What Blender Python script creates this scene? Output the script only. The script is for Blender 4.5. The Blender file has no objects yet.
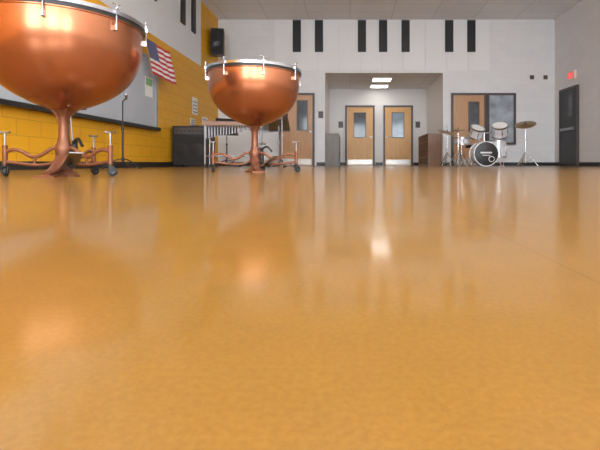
import bpy, bmesh, math, random
from mathutils import Vector, Matrix
random.seed(4)
scene = bpy.context.scene
try:
    scene.view_settings.view_transform = 'Standard'
    scene.view_settings.look = 'None'
except Exception: pass

# ------------------------------------------------------------ materials
def newmat(name):
    m = bpy.data.materials.new(name); m.use_nodes = True
    nt = m.node_tree
    return m, nt, nt.nodes['Principled BSDF']
def setp(b, **k):
    for a, v in k.items():
        a = a.replace('_', ' ')
        if a in b.inputs: b.inputs[a].default_value = v
def mat(name, col, rough=0.5, metal=0.0, var=0.08, scale=8.0, bump=0.0, bscale=60, **k):
    m, nt, b = newmat(name)
    setp(b, Roughness=rough, Metallic=metal, **k)
    tc = nt.nodes.new('ShaderNodeTexCoord')
    n = nt.nodes.new('ShaderNodeTexNoise'); n.inputs['Scale'].default_value = scale; n.inputs['Detail'].default_value = 4
    r = nt.nodes.new('ShaderNodeValToRGB')
    r.color_ramp.elements[0].position = .3; r.color_ramp.elements[1].position = .7
    r.color_ramp.elements[0].color = (*[c*(1-var) for c in col], 1)
    r.color_ramp.elements[1].color = (*[min(1, c*(1+var)) for c in col], 1)
    nt.links.new(tc.outputs['Object'], n.inputs['Vector'])
    nt.links.new(n.outputs['Fac'], r.inputs['Fac'])
    nt.links.new(r.outputs['Color'], b.inputs['Base Color'])
    if bump:
        n2 = nt.nodes.new('ShaderNodeTexNoise'); n2.inputs['Scale'].default_value = bscale
        nt.links.new(tc.outputs['Object'], n2.inputs['Vector'])
        bp = nt.nodes.new('ShaderNodeBump'); bp.inputs['Strength'].default_value = bump; bp.inputs['Distance'].default_value = .01
        nt.links.new(n2.outputs['Fac'], bp.inputs['Height']); nt.links.new(bp.outputs['Normal'], b.inputs['Normal'])
    return m
def emis(name, col, s):
    m, nt, b = newmat(name)
    setp(b, Base_Color=(*col, 1), Emission_Color=(*col, 1), Emission_Strength=s)
    return m
def blockmat(name, col, axes, bw=.4, rh=.2, mortar=.012, dark=.8, rough=.5, offset=.5, bumpd=.004):
    m, nt, b = newmat(name)
    setp(b, Roughness=rough)
    g = nt.nodes.new('ShaderNodeNewGeometry')
    s = nt.nodes.new('ShaderNodeSeparateXYZ'); c = nt.nodes.new('ShaderNodeCombineXYZ')
    nt.links.new(g.outputs['Position'], s.inputs[0])
    nt.links.new(s.outputs[axes[0]], c.inputs[0]); nt.links.new(s.outputs[axes[1]], c.inputs[1])
    br = nt.nodes.new('ShaderNodeTexBrick'); br.offset = offset
    br.inputs['Scale'].default_value = 1
    br.inputs['Brick Width'].default_value = bw; br.inputs['Row Height'].default_value = rh
    br.inputs['Mortar Size'].default_value = mortar/2; br.inputs['Mortar Smooth'].default_value = .3
    br.inputs['Color1'].default_value = (*col, 1)
    br.inputs['Color2'].default_value = (*[x*.96 for x in col], 1)
    br.inputs['Mortar'].default_value = (*[x*dark for x in col], 1)
    nt.links.new(c.outputs[0], br.inputs['Vector'])
    nt.links.new(br.outputs['Color'], b.inputs['Base Color'])
    inv = nt.nodes.new('ShaderNodeMath'); inv.operation = 'SUBTRACT'; inv.inputs[0].default_value = 1
    nt.links.new(br.outputs['Fac'], inv.inputs[1])
    bp = nt.nodes.new('ShaderNodeBump'); bp.inputs['Distance'].default_value = bumpd; bp.inputs['Strength'].default_value = .6
    nt.links.new(inv.outputs[0], bp.inputs['Height']); nt.links.new(bp.outputs['Normal'], b.inputs['Normal'])
    return m
def woodmat(name, c1, c2, rough=.35, zs=1.2):
    m, nt, b = newmat(name); setp(b, Roughness=rough)
    tc = nt.nodes.new('ShaderNodeTexCoord'); mp = nt.nodes.new('ShaderNodeMapping')
    mp.inputs['Scale'].default_value = (14, 14, zs)
    n = nt.nodes.new('ShaderNodeTexNoise'); n.inputs['Scale'].default_value = 2; n.inputs['Detail'].default_value = 6
    r = nt.nodes.new('ShaderNodeValToRGB')
    r.color_ramp.elements[0].position = .3; r.color_ramp.elements[1].position = .7
    r.color_ramp.elements[0].color = (*c1, 1); r.color_ramp.elements[1].color = (*c2, 1)
    nt.links.new(tc.outputs['Object'], mp.inputs[0]); nt.links.new(mp.outputs[0], n.inputs['Vector'])
    nt.links.new(n.outputs['Fac'], r.inputs['Fac']); nt.links.new(r.outputs['Color'], b.inputs['Base Color'])
    return m

WHITE = (.80, .82, .84)
YEL = (.84, .42, .014)
m_wl = mat('paint_white', WHITE, .55, var=.015, scale=2)
m_wback = blockmat('white_block_x', (.83, .85, .88), (0, 2), dark=.93, bumpd=.002)
m_wright = blockmat('white_block_y', (.79, .78, .80), (1, 2), dark=.93, bumpd=.002)
m_yel_y = blockmat('yellow_block_y', YEL, (1, 2), dark=.72)
m_ceil = blockmat('ceiling_tile', (.90, .91, .93), (0, 1), bw=1.2, rh=.6, mortar=.03, dark=.8, offset=0, rough=.8)
m_black = mat('black_plastic', (.015, .015, .016), .4)
m_blackkey = mat('black_key_paint', (.012, .012, .014), .45)
m_whitekey = mat('white_key_paint', (.87, .89, .92), .45, var=.01)
m_base = mat('black_vinyl_base', (.02, .018, .018), .4)
m_door = woodmat('honey_oak_veneer', (.66, .33, .09), (.76, .42, .13))
m_doord = woodmat('tan_oak_veneer', (.50, .26, .12), (.58, .33, .16))
m_frame = mat('bronze_frame', (.075, .06, .055), .4)
m_steel = mat('brushed_steel', (.42, .40, .37), .35, 1.0)
m_chrome = mat('chrome', (.62, .63, .66), .14, 1.0, var=.02)
m_lug = mat('aged_chrome', (.45, .45, .47), .2, 1.0, var=.05)
m_dull = mat('dull_chrome', (.35, .35, .37), .3, 1.0)
m_glassd = mat('dark_glass', (.06, .07, .085), .08, 0, var=.3, scale=3)
m_glassb = mat('blue_glass', (.22, .30, .38), .1, 0, var=.3, scale=4)
m_shelf = woodmat('shelf_wood', (.20, .10, .05), (.27, .14, .07))
m_shelfg = woodmat('shelf_laminate_grey', (.15, .13, .12), (.20, .175, .155))
m_shelfin = mat('shelf_back_board', (.12, .07, .045), .6)
m_board = mat('whiteboard_surface', (.46, .50, .55), .25, var=.03, scale=1)
m_alu = mat('aluminium_trim', (.35, .36, .37), .35, .8)
m_paper = mat('paper', (.8, .82, .78), .7, var=.04, scale=20)
m_green = mat('paper_green', (.25, .5, .25), .7)
m_copper = mat('copper_bowl', (.49, .19, .092), .24, .86, var=.13, scale=4)
m_cpaint = mat('copper_casting', (.24, .095, .05), .36, .5, var=.12, scale=20)
m_rubber = mat('rubber', (.02, .02, .02), .6)
m_head = mat('drum_skin', (.80, .80, .80), .5, var=.03)
m_shell = mat('white_pearl_shell', (.75, .77, .82), .22, .2, var=.1, scale=25)
m_brass = mat('cymbal_bronze', (.36, .24, .12), .3, .9)
m_red = emis('exit_red', (.9, .03, .03), 1.4)
m_exit = mat('exit_face', (.75, .68, .66), .5)
m_lamp = emis('troffer_lens', (1, .99, .98), 18)
m_lamp2 = emis('alcove_lens', (1, .96, .90), 8)
m_blue = mat('flag_blue', (.03, .04, .14), .8)
m_fred = mat('flag_red', (.5, .03, .04), .8)
m_fwhite = mat('flag_white', (.72, .70, .70), .8)
m_pole = woodmat('pole_wood', (.3, .17, .07), (.4, .22, .1))
m_label = mat('badge_white', (.7, .7, .7), .5)
m_grille = mat('speaker_grille', (.022, .022, .024), .7, bump=.6, bscale=200)

# floor
def floormat():
    m, nt, b = newmat('amber_vinyl'); L = nt.links.new
    g = nt.nodes.new('ShaderNodeNewGeometry')
    def noise(s, d=4, r=.5):
        n = nt.nodes.new('ShaderNodeTexNoise'); n.inputs['Scale'].default_value = s
        n.inputs['Detail'].default_value = d; n.inputs['Roughness'].default_value = r
        L(g.outputs['Position'], n.inputs['Vector']); return n
    nf = noise(340, 5, .65)
    r = nt.nodes.new('ShaderNodeValToRGB'); e = r.color_ramp.elements
    e[0].position = .34; e[0].color = (.222, .106, .015, 1)
    e[1].position = .68; e[1].color = (.258, .131, .023, 1)
    k = e.new(.5); k.color = (.238, .117, .018, 1)
    L(nf.outputs['Fac'], r.inputs['Fac'])
    n2 = noise(22, 5)
    r2 = nt.nodes.new('ShaderNodeValToRGB'); r2.color_ramp.elements[0].position = .35; r2.color_ramp.elements[1].position = .7
    r2.color_ramp.elements[0].color = (.96, .96, .96, 1); r2.color_ramp.elements[1].color = (1.04, 1.03, 1.02, 1)
    L(n2.outputs['Fac'], r2.inputs['Fac'])
    mu = nt.nodes.new('ShaderNodeMixRGB'); mu.blend_type = 'MULTIPLY'; mu.inputs[0].default_value = 1
    L(r.outputs['Color'], mu.inputs[1]); L(r2.outputs['Color'], mu.inputs[2])
    s = nt.nodes.new('ShaderNodeSeparateXYZ'); L(g.outputs['Position'], s.inputs[0])
    def seam(out, off, period, w):
        a = nt.nodes.new('ShaderNodeMath'); a.operation = 'SUBTRACT'; a.inputs[1].default_value = off; L(out, a.inputs[0])
        p = nt.nodes.new('ShaderNodeMath'); p.operation = 'PINGPONG'; p.inputs[1].default_value = period/2; L(a.outputs[0], p.inputs[0])
        c = nt.nodes.new('ShaderNodeMath'); c.operation = 'LESS_THAN'; c.inputs[1].default_value = w; L(p.outputs[0], c.inputs[0])
        return c
    c1 = seam(s.outputs[0], .166, 1.83, .0005)
    mu2 = nt.nodes.new('ShaderNodeMixRGB'); L(c1.outputs[0], mu2.inputs[0])
    L(mu.outputs[0], mu2.inputs[1]); mu2.inputs[2].default_value = (.14, .07, .015, 1)
    L(mu2.outputs[0], b.inputs['Base Color'])
    b.inputs['Roughness'].default_value = .10
    # waxed vinyl: a crisp gloss lobe plus a hazier one
    b2 = nt.nodes.new('ShaderNodeBsdfPrincipled'); b2.inputs['Roughness'].default_value = .30
    L(mu2.outputs[0], b2.inputs['Base Color'])
    mix = nt.nodes.new('ShaderNodeMixShader'); mix.inputs[0].default_value = .36
    L(b.outputs[0], mix.inputs[1]); L(b2.outputs[0], mix.inputs[2])
    out = [n for n in nt.nodes if n.type == 'OUTPUT_MATERIAL'][0]
    L(mix.outputs[0], out.inputs['Surface'])
    return m
m_floor = floormat()

# ------------------------------------------------------------ mesh builder
def catmull(pts, n=6):
    P = [Vector(p) for p in pts]
    if len(P) < 3: return P
    Q = [2*P[0]-P[1]] + P + [2*P[-1]-P[-2]]; out = []
    for i in range(1, len(Q)-2):
        a, b, c, d = Q[i-1:i+3]
        for k in range(n):
            t = k/n
            out.append(.5*((2*b)+(c-a)*t+(2*a-5*b+4*c-d)*t*t+(3*b-a-3*c+d)*t**3))
    out.append(P[-1]); return out
class M:
    def __init__(s, name, loc=(0, 0, 0), rotz=0):
        s.name = name; s.bm = bmesh.new(); s.mats = []; s.loc = loc; s.rot = rotz
    def mi(s, m):
        if m not in s.mats: s.mats.append(m)
        return s.mats.index(m)
    def _fin(s, verts, m, mtx=None):
        if mtx is not None:
            for v in verts: v.co = mtx @ v.co
        i = s.mi(m); fs = set()
        for v in verts:
            for f in v.link_faces: fs.add(f)
        for f in fs: f.material_index = i; f.smooth = True
    def box(s, a, b, m, mtx=None):
        x0, y0, z0 = a; x1, y1, z1 = b
        x0, x1 = min(x0, x1), max(x0, x1); y0, y1 = min(y0, y1), max(y0, y1); z0, z1 = min(z0, z1), max(z0, z1)
        v = [s.bm.verts.new(c) for c in ((x0,y0,z0),(x1,y0,z0),(x1,y1,z0),(x0,y1,z0),(x0,y0,z1),(x1,y0,z1),(x1,y1,z1),(x0,y1,z1))]
        for q in ((3,2,1,0),(4,5,6,7),(0,1,5,4),(1,2,6,5),(2,3,7,6),(3,0,4,7)):
            s.bm.faces.new([v[k] for k in q])
        s._fin(v, m, mtx)
    def sweep(s, pts, rads, m, seg=10, squash=1.0, cap=True, mtx=None):
        P = [Vector(p) for p in pts]; n = len(P)
        if not hasattr(rads, '__len__'): rads = [rads]*n
        rings = []; allv = []
        up = Vector((0, 0, 1))
        for i in range(n):
            t = (P[min(i+1, n-1)]-P[max(i-1, 0)]).normalized()
            u = up - t*up.dot(t)
            if u.length < .1:
                u = Vector((1, 0, 0)); u = u - t*u.dot(t)
            u.normalize(); w = t.cross(u)
            ring = []
            for k in range(seg):
                a = 2*math.pi*k/seg
                ring.append(s.bm.verts.new(P[i]+u*math.sin(a)*rads[i]+w*math.cos(a)*rads[i]*squash))
            rings.append(ring); allv += ring
        for i in range(n-1):
            for k in range(seg):
                s.bm.faces.new([rings[i][k], rings[i][(k+1)%seg], rings[i+1][(k+1)%seg], rings[i+1][k]])
        if cap:
            s.bm.faces.new(list(reversed(rings[0]))); s.bm.faces.new(rings[-1])
        s._fin(allv, m, mtx)
    def cyl(s, a, b, r, m, seg=14, r2=None, mtx=None):
        s.sweep([a, b], [r, r if r2 is None else r2], m, seg, mtx=mtx)
    def lathe(s, prof, m, seg=48, mtx=None, closed=False):
        rings = []; allv = []
        for (r, z) in prof:
            if r < 1e-5:
                v = s.bm.verts.new((0, 0, z)); rings.append([v]); allv.append(v)
            else:
                ring = [s.bm.verts.new((r*math.cos(2*math.pi*k/seg), r*math.sin(2*math.pi*k/seg), z)) for k in range(seg)]
                rings.append(ring); allv += ring
        pr = list(zip(rings, rings[1:]))
        if closed: pr.append((rings[-1], rings[0]))
        for A, B in pr:
            for k in range(seg):
                k2 = (k+1) % seg
                if len(A) == 1 and len(B) == 1: continue
                if len(A) == 1: s.bm.faces.new([A[0], B[k2], B[k]])
                elif len(B) == 1: s.bm.faces.new([A[k], A[k2], B[0]])
                else: s.bm.faces.new([A[k], A[k2], B[k2], B[k]])
        s._fin(allv, m, mtx)
    def grid(s, fn, nu, nv, mf):
        vs = [[s.bm.verts.new(fn(i/nu, j/nv)) for j in range(nv+1)] for i in range(nu+1)]
        for i in range(nu):
            for j in range(nv):
                f = s.bm.faces.new([vs[i][j], vs[i+1][j], vs[i+1][j+1], vs[i][j+1]])
                f.material_index = s.mi(mf(i/nu+.5/nu, j/nv+.5/nv)); f.smooth = True
    def done(s, bevel=0):
        bmesh.ops.recalc_face_normals(s.bm, faces=s.bm.faces)
        me = bpy.data.meshes.new(s.name); s.bm.to_mesh(me); s.bm.free()
        for m in s.mats: me.materials.append(m)
        try: me.set_sharp_from_angle(angle=math.radians(35))
        except Exception: pass
        o = bpy.data.objects.new(s.name, me); scene.collection.objects.link(o)
        o.location = s.loc; o.rotation_euler = (0, 0, s.rot)
        if bevel:
            md = o.modifiers.new('bevel', 'BEVEL'); md.width = bevel; md.segments = 2; md.limit_method = 'ANGLE'
        return o
def T(x, y, z): return Matrix.Translation((x, y, z))
def R(a, ax): return Matrix.Rotation(math.radians(a), 4, ax)

# ------------------------------------------------------------ room shell
XL, XR, YB, YF, ZC = -3.88, 6.03, 12.65, -5.0, 4.3
AL, AR, YA, ZA = -.735, 2.735, 15.36, 2.73
TH = .15
o = M('floor'); o.box((XL-TH, YF-TH, -.1), (XR+TH, YA+TH, 0), m_floor); o.done()
o = M('ceiling'); o.box((XL-TH, YF-TH, ZC), (XR+TH, YB+TH, ZC+.1), m_ceil); o.done()
o = M('wall_left')
o.box((XL-TH, YF, 0), (XL, 11.2, 2.6), m_yel_y)
o.box((XL-TH, YF, 2.6), (XL, 11.2, ZC), m_wl)
o.box((XL-TH, 11.2, 0), (XL, YB, ZC), m_yel_y); o.done()
o = M('wall_right'); o.box((XR, YF, 0), (XR+TH, YB, ZC), m_wright); o.done()
o = M('wall_back')
o.box((XL-TH, YB, 0), (AL-.001, YB+TH, ZC), m_wback)
o.box((AR+.001, YB, 0), (XR+TH, YB+TH, ZC), m_wback)
o.box((AL, YB, ZA), (AR, YB+TH, ZC), m_wback); o.done()
# wall behind the camera, with daylight windows
o = M('wall_front')
wins = [(-3.3, -.8), (-.2, 2.3), (2.9, 5.4)]
WZ0, WZ1 = .9, 3.3
xs = [XL-TH]
for a, b in wins: xs += [a, b]
xs.append(XR+TH)
for i in range(0, len(xs), 2): o.box((xs[i], YF-TH, 0), (xs[i+1], YF, ZC), m_wl)
for a, b in wins:
    o.box((a, YF-TH, 0), (b, YF, WZ0), m_wl); o.box((a, YF-TH, WZ1), (b, YF, ZC), m_wl)
o.done()
for i, (a, b) in enumerate(wins):
    o = M('window_%d' % (i+2))
    for q in ((a, b, WZ0, WZ0+.05), (a, b, WZ1-.05, WZ1), (a, a+.05, WZ0+.05, WZ1-.05), (b-.05, b, WZ0+.05, WZ1-.05), ((a+b)/2-.025, (a+b)/2+.025, WZ0+.05, WZ1-.05)):
        o.box((q[0], YF-.11, q[2]), (q[1], YF-.04, q[3]), m_frame)
    o.done()
    try:
        ld = bpy.data.lights.new('sky_portal', 'AREA'); ld.shape = 'RECTANGLE'; ld.size = b-a; ld.size_y = WZ1-WZ0
        ld.cycles.is_portal = True
        lo = bpy.data.objects.new('sky_portal', ld); scene.collection.objects.link(lo)
        lo.location = ((a+b)/2, YF-.12, (WZ0+WZ1)/2); lo.rotation_euler = (math.radians(90), 0, 0)
    except Exception as ex: print('portal', ex)
# alcove
m_alc = mat('alcove_paint', (.84, .83, .82), .55, var=.01)
o = M('wall_alcove_left'); o.box((AL-TH, YB+TH, 0), (AL, YA, ZA), m_alc); o.done()
o = M('wall_alcove_right'); o.box((AR, YB+TH, 0), (AR+TH, YA, ZA), m_alc); o.done()
o = M('wall_alcove_back'); o.box((AL-TH, YA, 0), (AR+TH, YA+TH, ZA), m_alc); o.done()
o = M('ceiling_alcove'); o.box((AL-TH, YB+TH, ZA), (AR+TH, YA+TH, ZA+.1), m_ceil); o.done()
# baseboards
bb = .1
o = M('baseboard_left'); o.box((XL, YF, 0), (XL+.012, YB, bb), m_base); o.done()
o = M('baseboard_right'); o.box((XR-.012, YF, 0), (XR, 11.3, bb), m_base); o.box((XR-.012, 12.3, 0), (XR, YB, bb), m_base); o.done()
o = M('baseboard_back')
for a, b in ((XL+.012, -2.12), (-.98, AL), (AR, 2.93), (4.06, XR-.012)): o.box((a, YB-.012, 0), (b, YB, bb), m_base)
o.done()
o = M('baseboard_alcove')
for a, b in ((AL+.002, -.17), (.9, 1.17), (2.26, AR-.002)): o.box((a, YA-.012, 0), (b, YA, bb), m_base)
o.done()

# piano key mural
kw = .632; x0 = -2.22
o = M('piano_key_mural')
for i in range(10):
    o.box((x0+i*kw+.008, YB-.02, 2.79), (x0+(i+1)*kw-.008, YB-.001, ZC-.01), m_whitekey)
for x in (-1.56, -.91, .35, .97, 1.63, 2.91, 3.56):
    o.box((x-.12, YB-.05, 3.34), (x+.12, YB-.018, ZC-.03), m_blackkey)
o.done(.003)
o = M('piano_key_mural')
for y in (7.75, 8.45, 9.95, 10.62, 6.3, 5.6, 4.9):
    o.box((XL+.001, y-.12, 3.3), (XL+.035, y+.12, ZC-.02), m_blackkey)
o.done(.003)

# ------------------------------------------------------------ doors
def door(name, xa, xb, y, top, wood, glass, win, kick=True, handle='R', fr=.06):
    o = M(name)
    f0, f1 = y-.07, y-.001
    o.box((xa-fr, f0, 0), (xa, f1, top+fr), m_frame)
    o.box((xb, f0, 0), (xb+fr, f1, top+fr), m_frame)
    o.box((xa, f0, top), (xb, f1, top+fr), m_frame)
    d0, d1 = y-.045, y-.005
    wx0, wx1, wz0, wz1 = win
    wx0 += xa; wx1 += xa
    o.box((xa+.003, d0, .008), (wx0, d1, top-.003), wood)
    o.box((wx1, d0, .008), (xb-.003, d1, top-.003), wood)
    o.box((wx0, d0, .008), (wx1, d1, wz0), wood)
    o.box((wx0, d0, wz1), (wx1, d1, top-.003), wood)
    o.box((wx0, d0+.015, wz0), (wx1, d0+.025, wz1), glass)
    t = .022
    for q in ((wx0-t, wx1+t, wz0-t, wz0), (wx0-t, wx1+t, wz1, wz1+t), (wx0-t, wx0, wz0, wz1), (wx1, wx1+t, wz0, wz1)):
        o.box((q[0], d0-.008, q[2]), (q[1], d0+.005, q[3]), m_frame)
    if kick: o.box((xa+.03, d0-.004, .03), (xb-.03, d0, .20), m_steel)
    hx = xb-.07 if handle == 'R' else xa+.07
    s = -1 if handle == 'R' else 1
    o.cyl((hx, d0-.012, 1.0), (hx, d0, 1.0), .032, m_steel)
    o.sweep(catmull([(hx, d0, 1.0), (hx, d0-.05, 1.0), (hx+s*.03, d0-.06, 1.0), (hx+s*.12, d0-.055, 1.0)], 4), .011, m_steel, 8)
    hz = xa if handle == 'R' else xb
    for z in (.25, 1.05, 1.85): o.cyl((hz, d0-.012, z-.05), (hz, d0-.012, z+.05), .009, m_steel, 8)
    o.done()
door('door_1', -.11, .82, YA, 2.07, m_door, m_glassd, (.26, .66, 1.0, 1.86))
door('door_2', 1.25, 2.18, YA, 2.07, m_door, m_glassb, (.26, .66, 1.0, 1.86), handle='L')
door('door_3', -2.04, -1.1, YB, 2.07, m_doord, m_glassd, (.5, .78, 1.05, 1.9))
door('door_4', 3.03, 3.94, YB, 2.07, m_doord, m_glassd, (.46, .74, 1.0, 1.86), handle='R')
o = M('window_1')
a, b, c, d = 4.02, 4.86, .62, 2.13
o.box((a, YB-.07, c), (b, YB-.001, c+.06), m_frame); o.box((a, YB-.07, d-.06), (b, YB-.001, d), m_frame)
o.box((a, YB-.07, c+.06), (a+.06, YB-.001, d-.06), m_frame); o.box((b-.06, YB-.07, c+.06), (b, YB-.001, d-.06), m_frame)
o.box((a+.06, YB-.03, c+.06), (b-.06, YB-.02, d-.06), mat('office_glass', (.36, .41, .48), .08, var=.35, scale=3))
o.done()
# exit door in the right wall
o = M('door_5')
y0, y1 = 11.36, 12.24
o.box((XR-.06, y0-.05, 0), (XR-.001, y0, 2.15), m_frame); o.box((XR-.06, y1, 0), (XR-.001, y1+.05, 2.15), m_frame)
o.box((XR-.06, y0, 2.1), (XR-.001, y1, 2.15), m_frame)
o.box((XR-.045, y0+.003, .01), (XR-.003, y1-.003, 2.097), m_black)
o.box((XR-.10, y0+.08, .98), (XR-.075, y1-.08, 1.04), m_dull)
o.box((XR-.08, y0+.08, .97), (XR-.045, y0+.15, 1.05), m_dull); o.box((XR-.08, y1-.15, .97), (XR-.045, y1-.08, 1.05), m_dull)
o.box((XR-.048, y0+.2, 1.35), (XR-.044, y0+.45, 1.9), m_glassd)
o.done()
o = M('exit_sign', (XR-.001, 11.62, 2.45))
o.box((-.06, -.17, -.11), (0, .17, .11), m_exit)
def exl(y, w, z0, z1): o.box((-.064, y, z0), (-.06, y+w, z1), m_red)
for k in range(4):
    y = .13-k*.07
    if k in (0, 2): exl(y-.014, .018, -.07, .07)
    if k == 0:
        for z in (-.07, -.007, .054): exl(y-.05, .05, z, z+.018)
    if k == 1:
        for sg in (1, -1):
            o.box((-.064, -.008, -.08), (-.06, .008, .08), m_red, mtx=T(0, y-.025, 0) @ R(22*sg, 'X'))
    if k == 3:
        exl(y-.05, .05, .052, .07); exl(y-.033, .018, -.07, .07)
o.done()
def plate(name, x, y, z, w, h, m):
    o = M(name, (x, y, z)); o.box((-w/2, -.012, -h/2), (w/2, -.001, h/2), m)
    o.box((-w/2+.015, -.015, -h/2+.02), (w/2-.015, -.012, h/2-.02), m_frame if m is m_frame else m_label); o.done(.002)
plate('room_sign', -.33, YA, 1.45, .16, .22, m_frame)
plate('room_sign', 2.42, YA, 1.45, .16, .22, m_frame)
plate('room_sign', -.86, YB, 1.5, .14, .2, m_frame)
plate('light_switch', 2.84, YB, 1.15, .09, .13, m_paper)
plate('light_switch', 5.3, YB, 1.15, .09, .13, m_paper)
plate('wall_speaker_plate', 5.35, YB, 2.6, .12, .12, m_frame)
plate('wall_speaker_plate', 5.75, YB, 2.6, .12, .12, m_frame)

def troffer(name, x, y, z, w, l, lens):
    o = M(name, (x, y, z))
    o.box((-w/2, -l/2, -.03), (w/2, l/2, -.012), lens)
    t = .03
    for q in ((-w/2-t, -l/2-t, w/2+t, -l/2), (-w/2-t, l/2, w/2+t, l/2+t), (-w/2-t, -l/2, -w/2, l/2), (w/2, -l/2, w/2+t, l/2)):
        o.box((q[0], q[1], -.04), (q[2], q[3], -.001), m_whitekey)
    o.done()
for x in (-2.5, -.1, 2.3, 4.7):
    for y in (-3.4, -.8, 1.8, 4.3): troffer('ceiling_light', x, y, ZC, .6, 1.2, m_lamp)
troffer('ceiling_light', 1.0, 13.55, ZA, .56, .5, m_lamp2)
troffer('ceiling_light', 1.0, 14.7, ZA, .56, .5, m_lamp2)

def cubby(name, x, face, mw):
    o = M(name, (x, 12.86, 0)); W, L, H = .40, 1.8, .97
    s = face
    t = .025
    o.box((0, 0, 0), (s*W, t, H), mw); o.box((0, L-t, 0), (s*W, L, H), mw)
    o.box((0, t, 0), (s*t, L-t, H), m_shelfin)
    for z in (.0, .24, .48, .72, H-t): o.box((s*t, t, z), (s*W, L-t, z+t), mw)
    for y in (.45, .9, 1.35): o.box((s*t, y, t), (s*(W-.003), y+t, H-t), mw)
    o.done()
cubby('cubby_shelf', AL+.003, 1, m_shelfg); cubby('cubby_shelf', AR-.003, -1, m_shelf)

# ------------------------------------------------------------ left wall things
o = M('whiteboard')
o.box((XL+.001, 2.2, .78), (XL+.02, 8.55, 2.08), m_board)
o.box((XL+.001, 2.15, 2.08), (XL+.035, 8.6, 2.13), m_alu); o.box((XL+.001, 8.55, .78), (XL+.035, 8.6, 2.08), m_alu)
o.box((XL+.001, 2.15, .78), (XL+.035, 2.2, 2.08), m_alu); o.box((XL+.001, 2.15, .72), (XL+.10, 8.6, .78), m_black)
o.box((XL+.02, 5.36, .78), (XL+.024, 5.38, 2.08), m_alu)
o.done()
o = M('notice_paper', (XL+.021, 8.1, 1.4))
o.box((0, 0, -.05), (.004, .3, .32), m_paper); o.box((.004, .02, .16), (.006, .28, .3), m_green); o.done()
for (y, z, w, h, m) in ((10.75, 1.5, .35, .42, m_paper), (11.5, 1.15, .45, .3, m_paper), (10.6, 1.05, .3, .25, m_label)):
    o = M('wall_poster', (XL+.001, y, z)); o.box((0, -w/2, -h/2), (.006, w/2, h/2), m)
    for k in range(4): o.box((.006, -w/2+.04, -h/2+.05+k*h*.2), (.008, w/2-.04, -h/2+.07+k*h*.2), m_frame)
    o.done()
# flag on a wall-bracket pole
o = M('american_flag')
hb = Vector((-3.66, 7.95, 1.74)); ht = Vector((-3.66, 7.70, 2.32))
def ff(u, v):
    base = hb.lerp(ht, v)
    out = Vector((.10, .78, -.02-.04*u))*u
    wv = .04*math.sin(u*11+v*1.5)*u
    return base+out+Vector((abs(wv), 0, -.04*math.sin(u*3)*u))
def fm(u, v):
    k = int((1-v)*13)
    if u < .4 and v > 6/13:
        return m_blue if not ((int(u*60) % 3 == 1) and (int(v*52) % 3 == 1)) else m_fwhite
    return m_fred if k % 2 == 0 else m_fwhite
o.grid(ff, 60, 52, fm)
o.cyl(hb-(ht-hb)*.1, ht+(ht-hb)*.12, .011, m_pole)
pb = hb+(ht-hb)*.86
o.cyl(pb, (XL+.003, pb.y, pb.z), .008, m_steel)
o.lathe([(0, -.03), (.02, -.02), (.028, 0), (.02, .02), (0, .03)], m_brass, 16, mtx=T(*(ht+(ht-hb)*.14)))
o.done()
# PA speaker
o = M('loudspeaker', (-3.66, 11.9, 3.05), math.radians(12))
o.box((-.17, -.15, 0), (.17, .15, .72), m_black); o.box((-.15, -.165, .03), (.15, -.15, .69), m_grille)
o.lathe([(0, 0), (.04, .0), (.11, .03), (.12, .03)], m_black, 24, mtx=T(0, -.17, .23) @ R(90, 'X'))
o.cyl((-.15, .05, .36), (-.20, .05, .36), .03, m_black); o.done(.012)

# amplifier cabinet on the floor
o = M('amplifier_cabinet', (-3.44, 9.5, 0))
o.box((-.38, -.25, .04), (.38, .25, .88), m_black); o.box((-.34, -.262, .09), (.34, -.25, .64), m_grille)
o.box((-.34, -.258, .70), (.34, -.25, .84), m_frame)
for k in range(7): o.cyl((-.28+k*.09, -.28, .77), (-.28+k*.09, -.258, .77), .018, m_black, 12)
for sx in (-1, 1):
    for sy in (-1, 1): o.cyl((sx*.32, sy*.19, 0), (sx*.32, sy*.19, .045), .03, m_rubber)
for cx in (-.17, .17):
    o.lathe([(.14, 0), (.145, .006), (.13, .008), (.05, .004), (0, .012)], m_black, 28, mtx=T(cx, -.263, .35) @ R(90, 'X'))
o.cyl((-.1, 0, .90), (.1, 0, .90), .012, m_rubber); o.cyl((-.1, 0, .88), (-.1, 0, .905), .012, m_rubber); o.cyl((.1, 0, .88), (.1, 0, .905), .012, m_rubber)
o.done(.01)

def music_stand(name, x, y, h, rot=0, desk=True, m=None, tilt=70):
    m = m or m_black
    o = M(name, (x, y, 0), math.radians(rot))
    o.cyl((0, 0, .12), (0, 0, h*.6), .014, m); o.cyl((0, 0, h*.6), (0, 0, h), .009, m); o.cyl((0, 0, h*.57), (0, 0, h*.62), .02, m)
    o.cyl((0, 0, .1), (0, 0, .16), .022, m)
    for k in range(3):
        a = math.radians(90+120*k); c, s = math.cos(a), math.sin(a)
        o.sweep(catmull([(0, 0, .14), (c*.1, s*.1, .12), (c*.22, s*.22, .04), (c*.27, s*.27, .012)], 4), .009, m, 8)
        o.cyl((c*.26, s*.26, 0), (c*.29, s*.29, .02), .012, m_rubber, 8)
    if desk:
        mt = T(0, 0, h) @ R(90-tilt, 'X')
        o.box((-.24, -.004, -.12), (.24, .004, .22), m, mtx=mt); o.box((-.24, -.06, -.12), (.24, .004, -.112), m, mtx=mt)
    else:
        o.cyl((0, 0, h), (.06, -.08, h+.05), .008, m)
        o.lathe([(0, -.06), (.014, -.05), (.016, .02), (.024, .03), (.024, .06), (0, .075)], m_dull, 14, mtx=T(.06, -.1, h+.06) @ R(60, 'X'))
    return o.done()
music_stand('microphone_stand', -3.33, 6.3, .98, 20, desk=False)
music_stand('music_stand', -2.55, 8.9, .78, 30, tilt=75)
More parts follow.
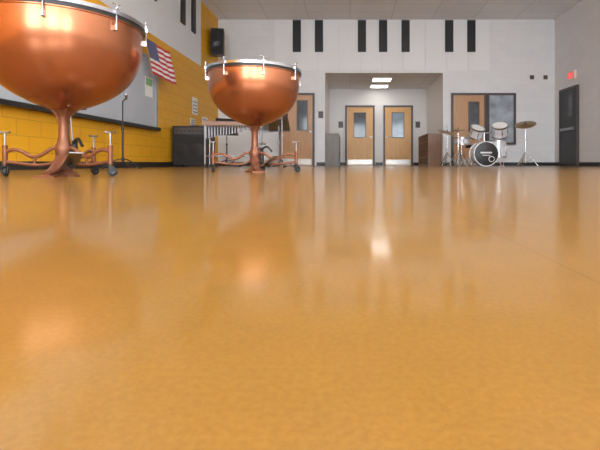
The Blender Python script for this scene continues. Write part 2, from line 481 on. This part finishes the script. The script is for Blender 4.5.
music_stand('music_stand', -1.25, 7.9, 1.0, 75, m=m_dull)
music_stand('music_stand', -1.45, 8.75, .85, -20, m=m_dull)
music_stand('music_stand', -1.95, 9.6, .9, 10, m=m_dull)

o = M('xylophone', (-1.95, 7.6, 0), math.radians(8))
m_bar = woodmat('rosewood_bars', (.22, .08, .04), (.32, .12, .06))
for sx in (-.55, .35):
    for sy in (-.22, .22):
        o.cyl((sx, sy, .06), (sx, sy, .74), .016, m_dull)
        o.lathe([(0, -.015), (.03, -.015), (.035, 0), (.03, .015), (0, .015)], m_rubber, 16, mtx=T(sx, sy, .036) @ R(90, 'X'))
    o.cyl((sx, -.22, .2), (sx, .22, .2), .014, m_dull)
o.cyl((-.55, 0, .2), (.35, 0, .2), .014, m_dull)
o.box((-.6, -.25, .72), (.4, -.22, .78), m_shelf); o.box((-.6, .22, .72), (.4, .25, .78), m_shelf)
for k in range(20):
    xx = -.58+k*.049; L = .2-.004*k
    o.box((xx, -L, .785), (xx+.04, L*.3, .8), m_bar)
    o.cyl((xx+.02, -.08, .5+.01*k), (xx+.02, -.08, .77), .017, m_dull, 10)
o.done()

# ------------------------------------------------------------ timpani
def timpano(name, loc, Rr, H, D, rot, arms, pedal_dir):
    o = M(name, loc, math.radians(rot))
    zb = H-D
    pr = [(1, 0), (1.0, .08), (.997, .18), (.985, .29), (.958, .40), (.912, .51), (.845, .61), (.75, .705), (.63, .79), (.495, .86), (.35, .92), (.215, .962), (.13, .99), (.10, 1.0)]
    sm = catmull([(r*Rr, 0, H-.02-t*(D-.02)) for r, t in pr], 5)
    o.lathe([(p.x, p.z) for p in sm], m_copper, 96)
    o.lathe([(Rr, H-.045), (Rr+.006, H-.042), (Rr+.008, H-.025), (Rr, H-.02)], m_copper, 96)
    o.lathe([(Rr+.010, H-.012), (Rr+.005, H), (Rr-.01, H+.002), (0, H+.002)], m_head, 96)
    o.lathe([(Rr+.004, H-.016), (Rr+.018, H-.016), (Rr+.018, H+.006), (Rr+.004, H+.006)], m_lug, 96, closed=True)
    o.lathe([(Rr+.003, H-.036), (Rr+.013, H-.036), (Rr+.013, H-.018), (Rr+.003, H-.018)], m_black, 96, closed=True)
    for k in range(8):
        a = math.radians(22+45*k)
        mt = R(math.degrees(a), 'Z') @ T(Rr+.013, 0, 0)
        o.box((-.008, -.011, H-.018), (.016, .011, H+.008), m_lug, mtx=mt)
        o.cyl((.006, 0, H-.095), (.006, 0, H+.036), .0040, m_lug, 10, mtx=mt)
        o.cyl((.006, 0, H-.105), (.006, 0, H-.070), .007, m_lug, 12, mtx=mt)
        o.box((-.016, -.008, H-.105), (.007, .008, H-.078), m_lug, mtx=mt)
        o.lathe([(0, 0), (.009, .004), (.010, .012), (.006, .018), (0, .020)], m_lug, 12, mtx=mt @ T(.006, 0, H+.008))
        o.sweep([(.006, -.024, H+.038), (.006, -.010, H+.037), (.006, .010, H+.037), (.006, .024, H+.038)], [.0055, .0035, .0035, .0055], m_lug, 10, mtx=mt)
    # cup and stem
    zs = [(.0, zb+.035), (Rr*.16, zb+.030), (Rr*.17, zb+.022), (Rr*.13, zb+.004), (.040, zb-.012), (.032, zb-.035), (.028, zb-.07), (.029, .24), (.036, .20), (.044, .185), (.047, .16), (.043, .135), (.036, .10), (.035, .07), (.045, .04), (.070, .020), (.085, .010), (.085, 0), (0, 0)]
    o.lathe(zs, m_cpaint, 32)
    for k in range(4):
        a = math.radians(45+90*k); c, s = math.cos(a), math.sin(a)
        o.sweep(catmull([(c*.024, s*.024, zb-.07), (c*.035, s*.035, zb-.03), (c*Rr*.17, s*Rr*.17, zb+.018), (c*Rr*.28, s*Rr*.28, zb+.028)], 4), .007, m_cpaint, 8)
    # ornate frame arms, posts, casters
    for a, L in arms:
        a = math.radians(a); c, s = math.cos(a), math.sin(a)
        def q(r, z): return (c*r, s*r, z)
        o.sweep(catmull([q(.03, .175), q(L*.22, .165), q(L*.40, .125), q(L*.55, .118), q(L*.72, .150), q(L*.86, .160), q(L, .145)], 6), .0115, m_cpaint, 10, squash=.8)
        o.sweep(catmull([q(.03, .105), q(L*.25, .075), q(L*.5, .068), q(L*.8, .080), q(L, .090)], 6), .0095, m_cpaint, 10, squash=.8)
        o.sweep(catmull([q(L*.47, .118), q(L*.5, .09), q(L*.5, .068)], 4), .008, m_cpaint, 8)
        mt = T(c*L, s*L, 0)
        o.cyl((0, 0, .07), (0, 0, .185), .014, m_cpaint, 14, mtx=mt)
        o.cyl((0, 0, .18), (0, 0, .262), .006, m_dull, 10, mtx=mt)
        o.sweep([(-.03, 0, .264), (-.01, 0, .262), (.01, 0, .262), (.03, 0, .264)], [.008, .006, .006, .008], m_dull, 8, mtx=mt)
        o.cyl((0, 0, .058), (0, 0, .072), .016, m_black, 14, mtx=mt)
        ca = mt @ R(math.degrees(a)*.4+35, 'Z')
        o.lathe([(0, -.010), (.02, -.011), (.027, -.008), (.028, 0), (.027, .008), (.02, .011), (0, .010)], m_rubber, 22, mtx=ca @ T(.012, 0, .028) @ R(90, 'X'))
        o.lathe([(0, -.012), (.010, -.012), (.010, .012), (0, .012)], m_dull, 14, mtx=ca @ T(.012, 0, .028) @ R(90, 'X'))
        for sy in (-.016, .013): o.box((-.010, sy, .022), (.020, sy+.003, .060), m_black, mtx=ca)
    fd = math.radians(pedal_dir); fc, fs = math.cos(fd), math.sin(fd)
    def g(r, w, z): return (fc*r-fs*w, fs*r+fc*w, z)
    # sculpted heel running from the column to the floor plate
    P = catmull([g(.0, 0, .12), g(.05, 0, .075), g(.11, 0, .038), g(.18, 0, .018)], 6)
    o.sweep(P, [.036-.020*i/(len(P)-1) for i in range(len(P))], m_cpaint, 14, squash=1.25)
    o.box((-.08, -.055, 0), (.21, .055, .010), m_cpaint, mtx=R(pedal_dir, 'Z'))
    # pedal and linkage at the side of the base
    pm = R(pedal_dir+42, 'Z') @ T(.15, 0, .085) @ R(-30, 'Y')
    o.box((-.09, -.034, 0), (.10, .034, .008), m_dull, mtx=pm)
    for k in range(5): o.box((-.07+k*.034, -.030, .008), (-.055+k*.034, .030, .014), m_rubber, mtx=pm)
    o.cyl((0, 0, .10), tuple((R(pedal_dir+42, 'Z') @ Vector((.16, 0, .06)))), .014, m_black)
    o.cyl(g(-.03, .045, .10), g(-.015, .03, zb-.03), .005, m_dull)
    o.cyl(g(.0, .062, .08), g(.0, .062, .215), .016, m_black)
    o.sweep(catmull([g(.01, .06, .20), g(.04, .10, .225), g(.07, .14, .18)], 4), .009, m_black, 8)
    o.cyl(g(.0, .03, .13), g(.0, .06, .13), .010, m_black)
    return o.done()
timpano('timpani_drum', (-1.73, 2.6, 0), .43, .935, .545, 0, [(186, .33), (-6, .30), (92, .32)], 276)
timpano('timpani_drum', (-.842, 3.8, 0), .394, .89, .49, 0, [(184, .36), (-4, .37), (90, .34)], 292)

# ------------------------------------------------------------ drum kit
o = M('drum_kit', (3.12, 10.05, 0))
def drum(cx, cy, cz, r, dpt, mtxr, front=m_head, shell=m_shell, hoop=m_chrome, lugs=6):
    mt = T(cx, cy, cz) @ mtxr
    h = dpt/2
    o.lathe([(r, -h), (r, h)], shell, 40, mtx=mt)
    o.lathe([(0, h+.004), (r*.97, h+.004), (r, h)], front, 40, mtx=mt); o.lathe([(0, -h-.004), (r*.97, -h-.004), (r, -h)], m_head, 40, mtx=mt)
    for z in (-h, h):
        o.lathe([(r-.004, z-.015), (r+.014, z-.015), (r+.014, z+.015), (r-.004, z+.015)], hoop, 40, mtx=mt, closed=True)
    for k in range(lugs):
        a = 2*math.pi*(k+.5)/lugs
        o.cyl((math.cos(a)*(r+.01), math.sin(a)*(r+.01), -h), (math.cos(a)*(r+.01), math.sin(a)*(r+.01), h), .005, m_chrome, 6, mtx=mt)
        o.cyl((math.cos(a)*(r+.006), math.sin(a)*(r+.006), -h*.35), (math.cos(a)*(r+.006), math.sin(a)*(r+.006), h*.35), .012, m_chrome, 8, mtx=mt)
drum(0, 0, .292, .275, .40, R(90, 'X'), front=m_black, hoop=m_shell, lugs=8)
o.box((-.13, -.208, .30), (.13, -.204, .335), m_label); o.box((-.09, -.208, .25), (.09, -.204, .265), m_label)
o.lathe([(.055, 0), (.07, 0), (.07, .006), (.055, .006)], m_chrome, 20, mtx=T(.12, -.205, .17) @ R(90, 'X'), closed=True)
drum(-.16, .02, .80, .155, .22, R(32, 'X') @ R(8, 'Y'))
drum(.38, .0, .84, .175, .25, R(30, 'X') @ R(-10, 'Y'))
o.cyl((0.02, .02, .56), (.02, .02, .80), .016, m_chrome); o.cyl((.02, .02, .78), (-.06, .02, .76), .012, m_chrome); o.cyl((.02, .02, .78), (.26, .02, .80), .012, m_chrome)
drum(.46, .38, .42, .19, .38, R(0, 'X'))
for k in range(3):
    a = math.radians(30+120*k); o.cyl((.46+.21*math.cos(a), .38+.21*math.sin(a), 0), (.46+.21*math.cos(a), .38+.21*math.sin(a), .5), .008, m_chrome, 8)
drum(-.42, .35, .62, .18, .15, R(6, 'X'))
for sx in (-1, 1): o.cyl((sx*.24, -.10, .2), (sx*.36, -.25, 0.006), .009, m_chrome)
def stand(x, y, h, sp=.26, rot=0):
    o.cyl((x, y, .08), (x, y, h*.55), .014, m_chrome); o.cyl((x, y, h*.5), (x, y, h), .009, m_chrome); o.cyl((x, y, h*.52), (x, y, h*.58), .022, m_chrome)
    for k in range(3):
        a = math.radians(rot+120*k); c, s = math.cos(a), math.sin(a)
        for dx in (-.012, .012):
            o.cyl((x-s*dx, y+c*dx, .34), (x+c*sp-s*dx, y+s*sp+c*dx, .012), .007, m_chrome, 8)
        o.cyl((x, y, .10), (x+c*sp*.55, y+s*sp*.55, .16), .006, m_chrome, 8)
        o.cyl((x+c*sp, y+s*sp, 0), (x+c*sp, y+s*sp, .025), .014, m_rubber, 8)
def cymbal(x, y, z, r, tx, ty):
    mt = T(x, y, z) @ R(tx, 'X') @ R(ty, 'Y')
    o.lathe([(0, .028), (r*.1, .024), (r*.18, .008), (r*.6, -.002), (r, -.016), (r, -.019), (r*.6, -.005), (r*.18, .004), (r*.1, .02), (0, .024)], m_brass, 40, mtx=mt)
    o.cyl((0, 0, .02), (0, 0, .06), .008, m_black, 8, mtx=mt)
stand(-.42, .35, .54, .22, 15)
stand(-.58, .05, .88, .25, 40); cymbal(-.58, .05, .86, .19, 4, 3); cymbal(-.58, .05, .83, .19, 184, 3)
stand(1.02, .1, 1.0, .28, 90); cymbal(1.02, .1, 1.0, .24, 22, -14)
stand(-.75, .45, .80, .24, 0); cymbal(-.75, .45, .84, .22, 18, 12)
o.cyl((0, .95, .1), (0, .95, .46), .02, m_chrome); o.lathe([(0, .54), (.15, .54), (.17, .52), (.17, .48), (.15, .46), (0, .46)], m_black, 28, mtx=T(0, .95, 0))
for k in range(3):
    a = math.radians(90+120*k); o.cyl((0, .95, .3), (.24*math.cos(a), .95+.24*math.sin(a), .01), .01, m_chrome, 8)
o.done()

# ------------------------------------------------------------ world + camera
w = bpy.data.worlds.new('daylight'); scene.world = w; w.use_nodes = True
bg = w.node_tree.nodes['Background']; bg.inputs[0].default_value = (.84, .92, 1, 1); bg.inputs[1].default_value = 14
cam = bpy.data.cameras.new('camera'); co = bpy.data.objects.new('camera', cam); scene.collection.objects.link(co)
cam.sensor_width = 36; cam.lens = 430/600*36; cam.clip_start = .01; cam.clip_end = 100
cam.shift_x = -50/600; cam.shift_y = -62/600
co.location = (0, 0, .08); co.rotation_euler = (math.radians(90), 0, 0)
scene.camera = co
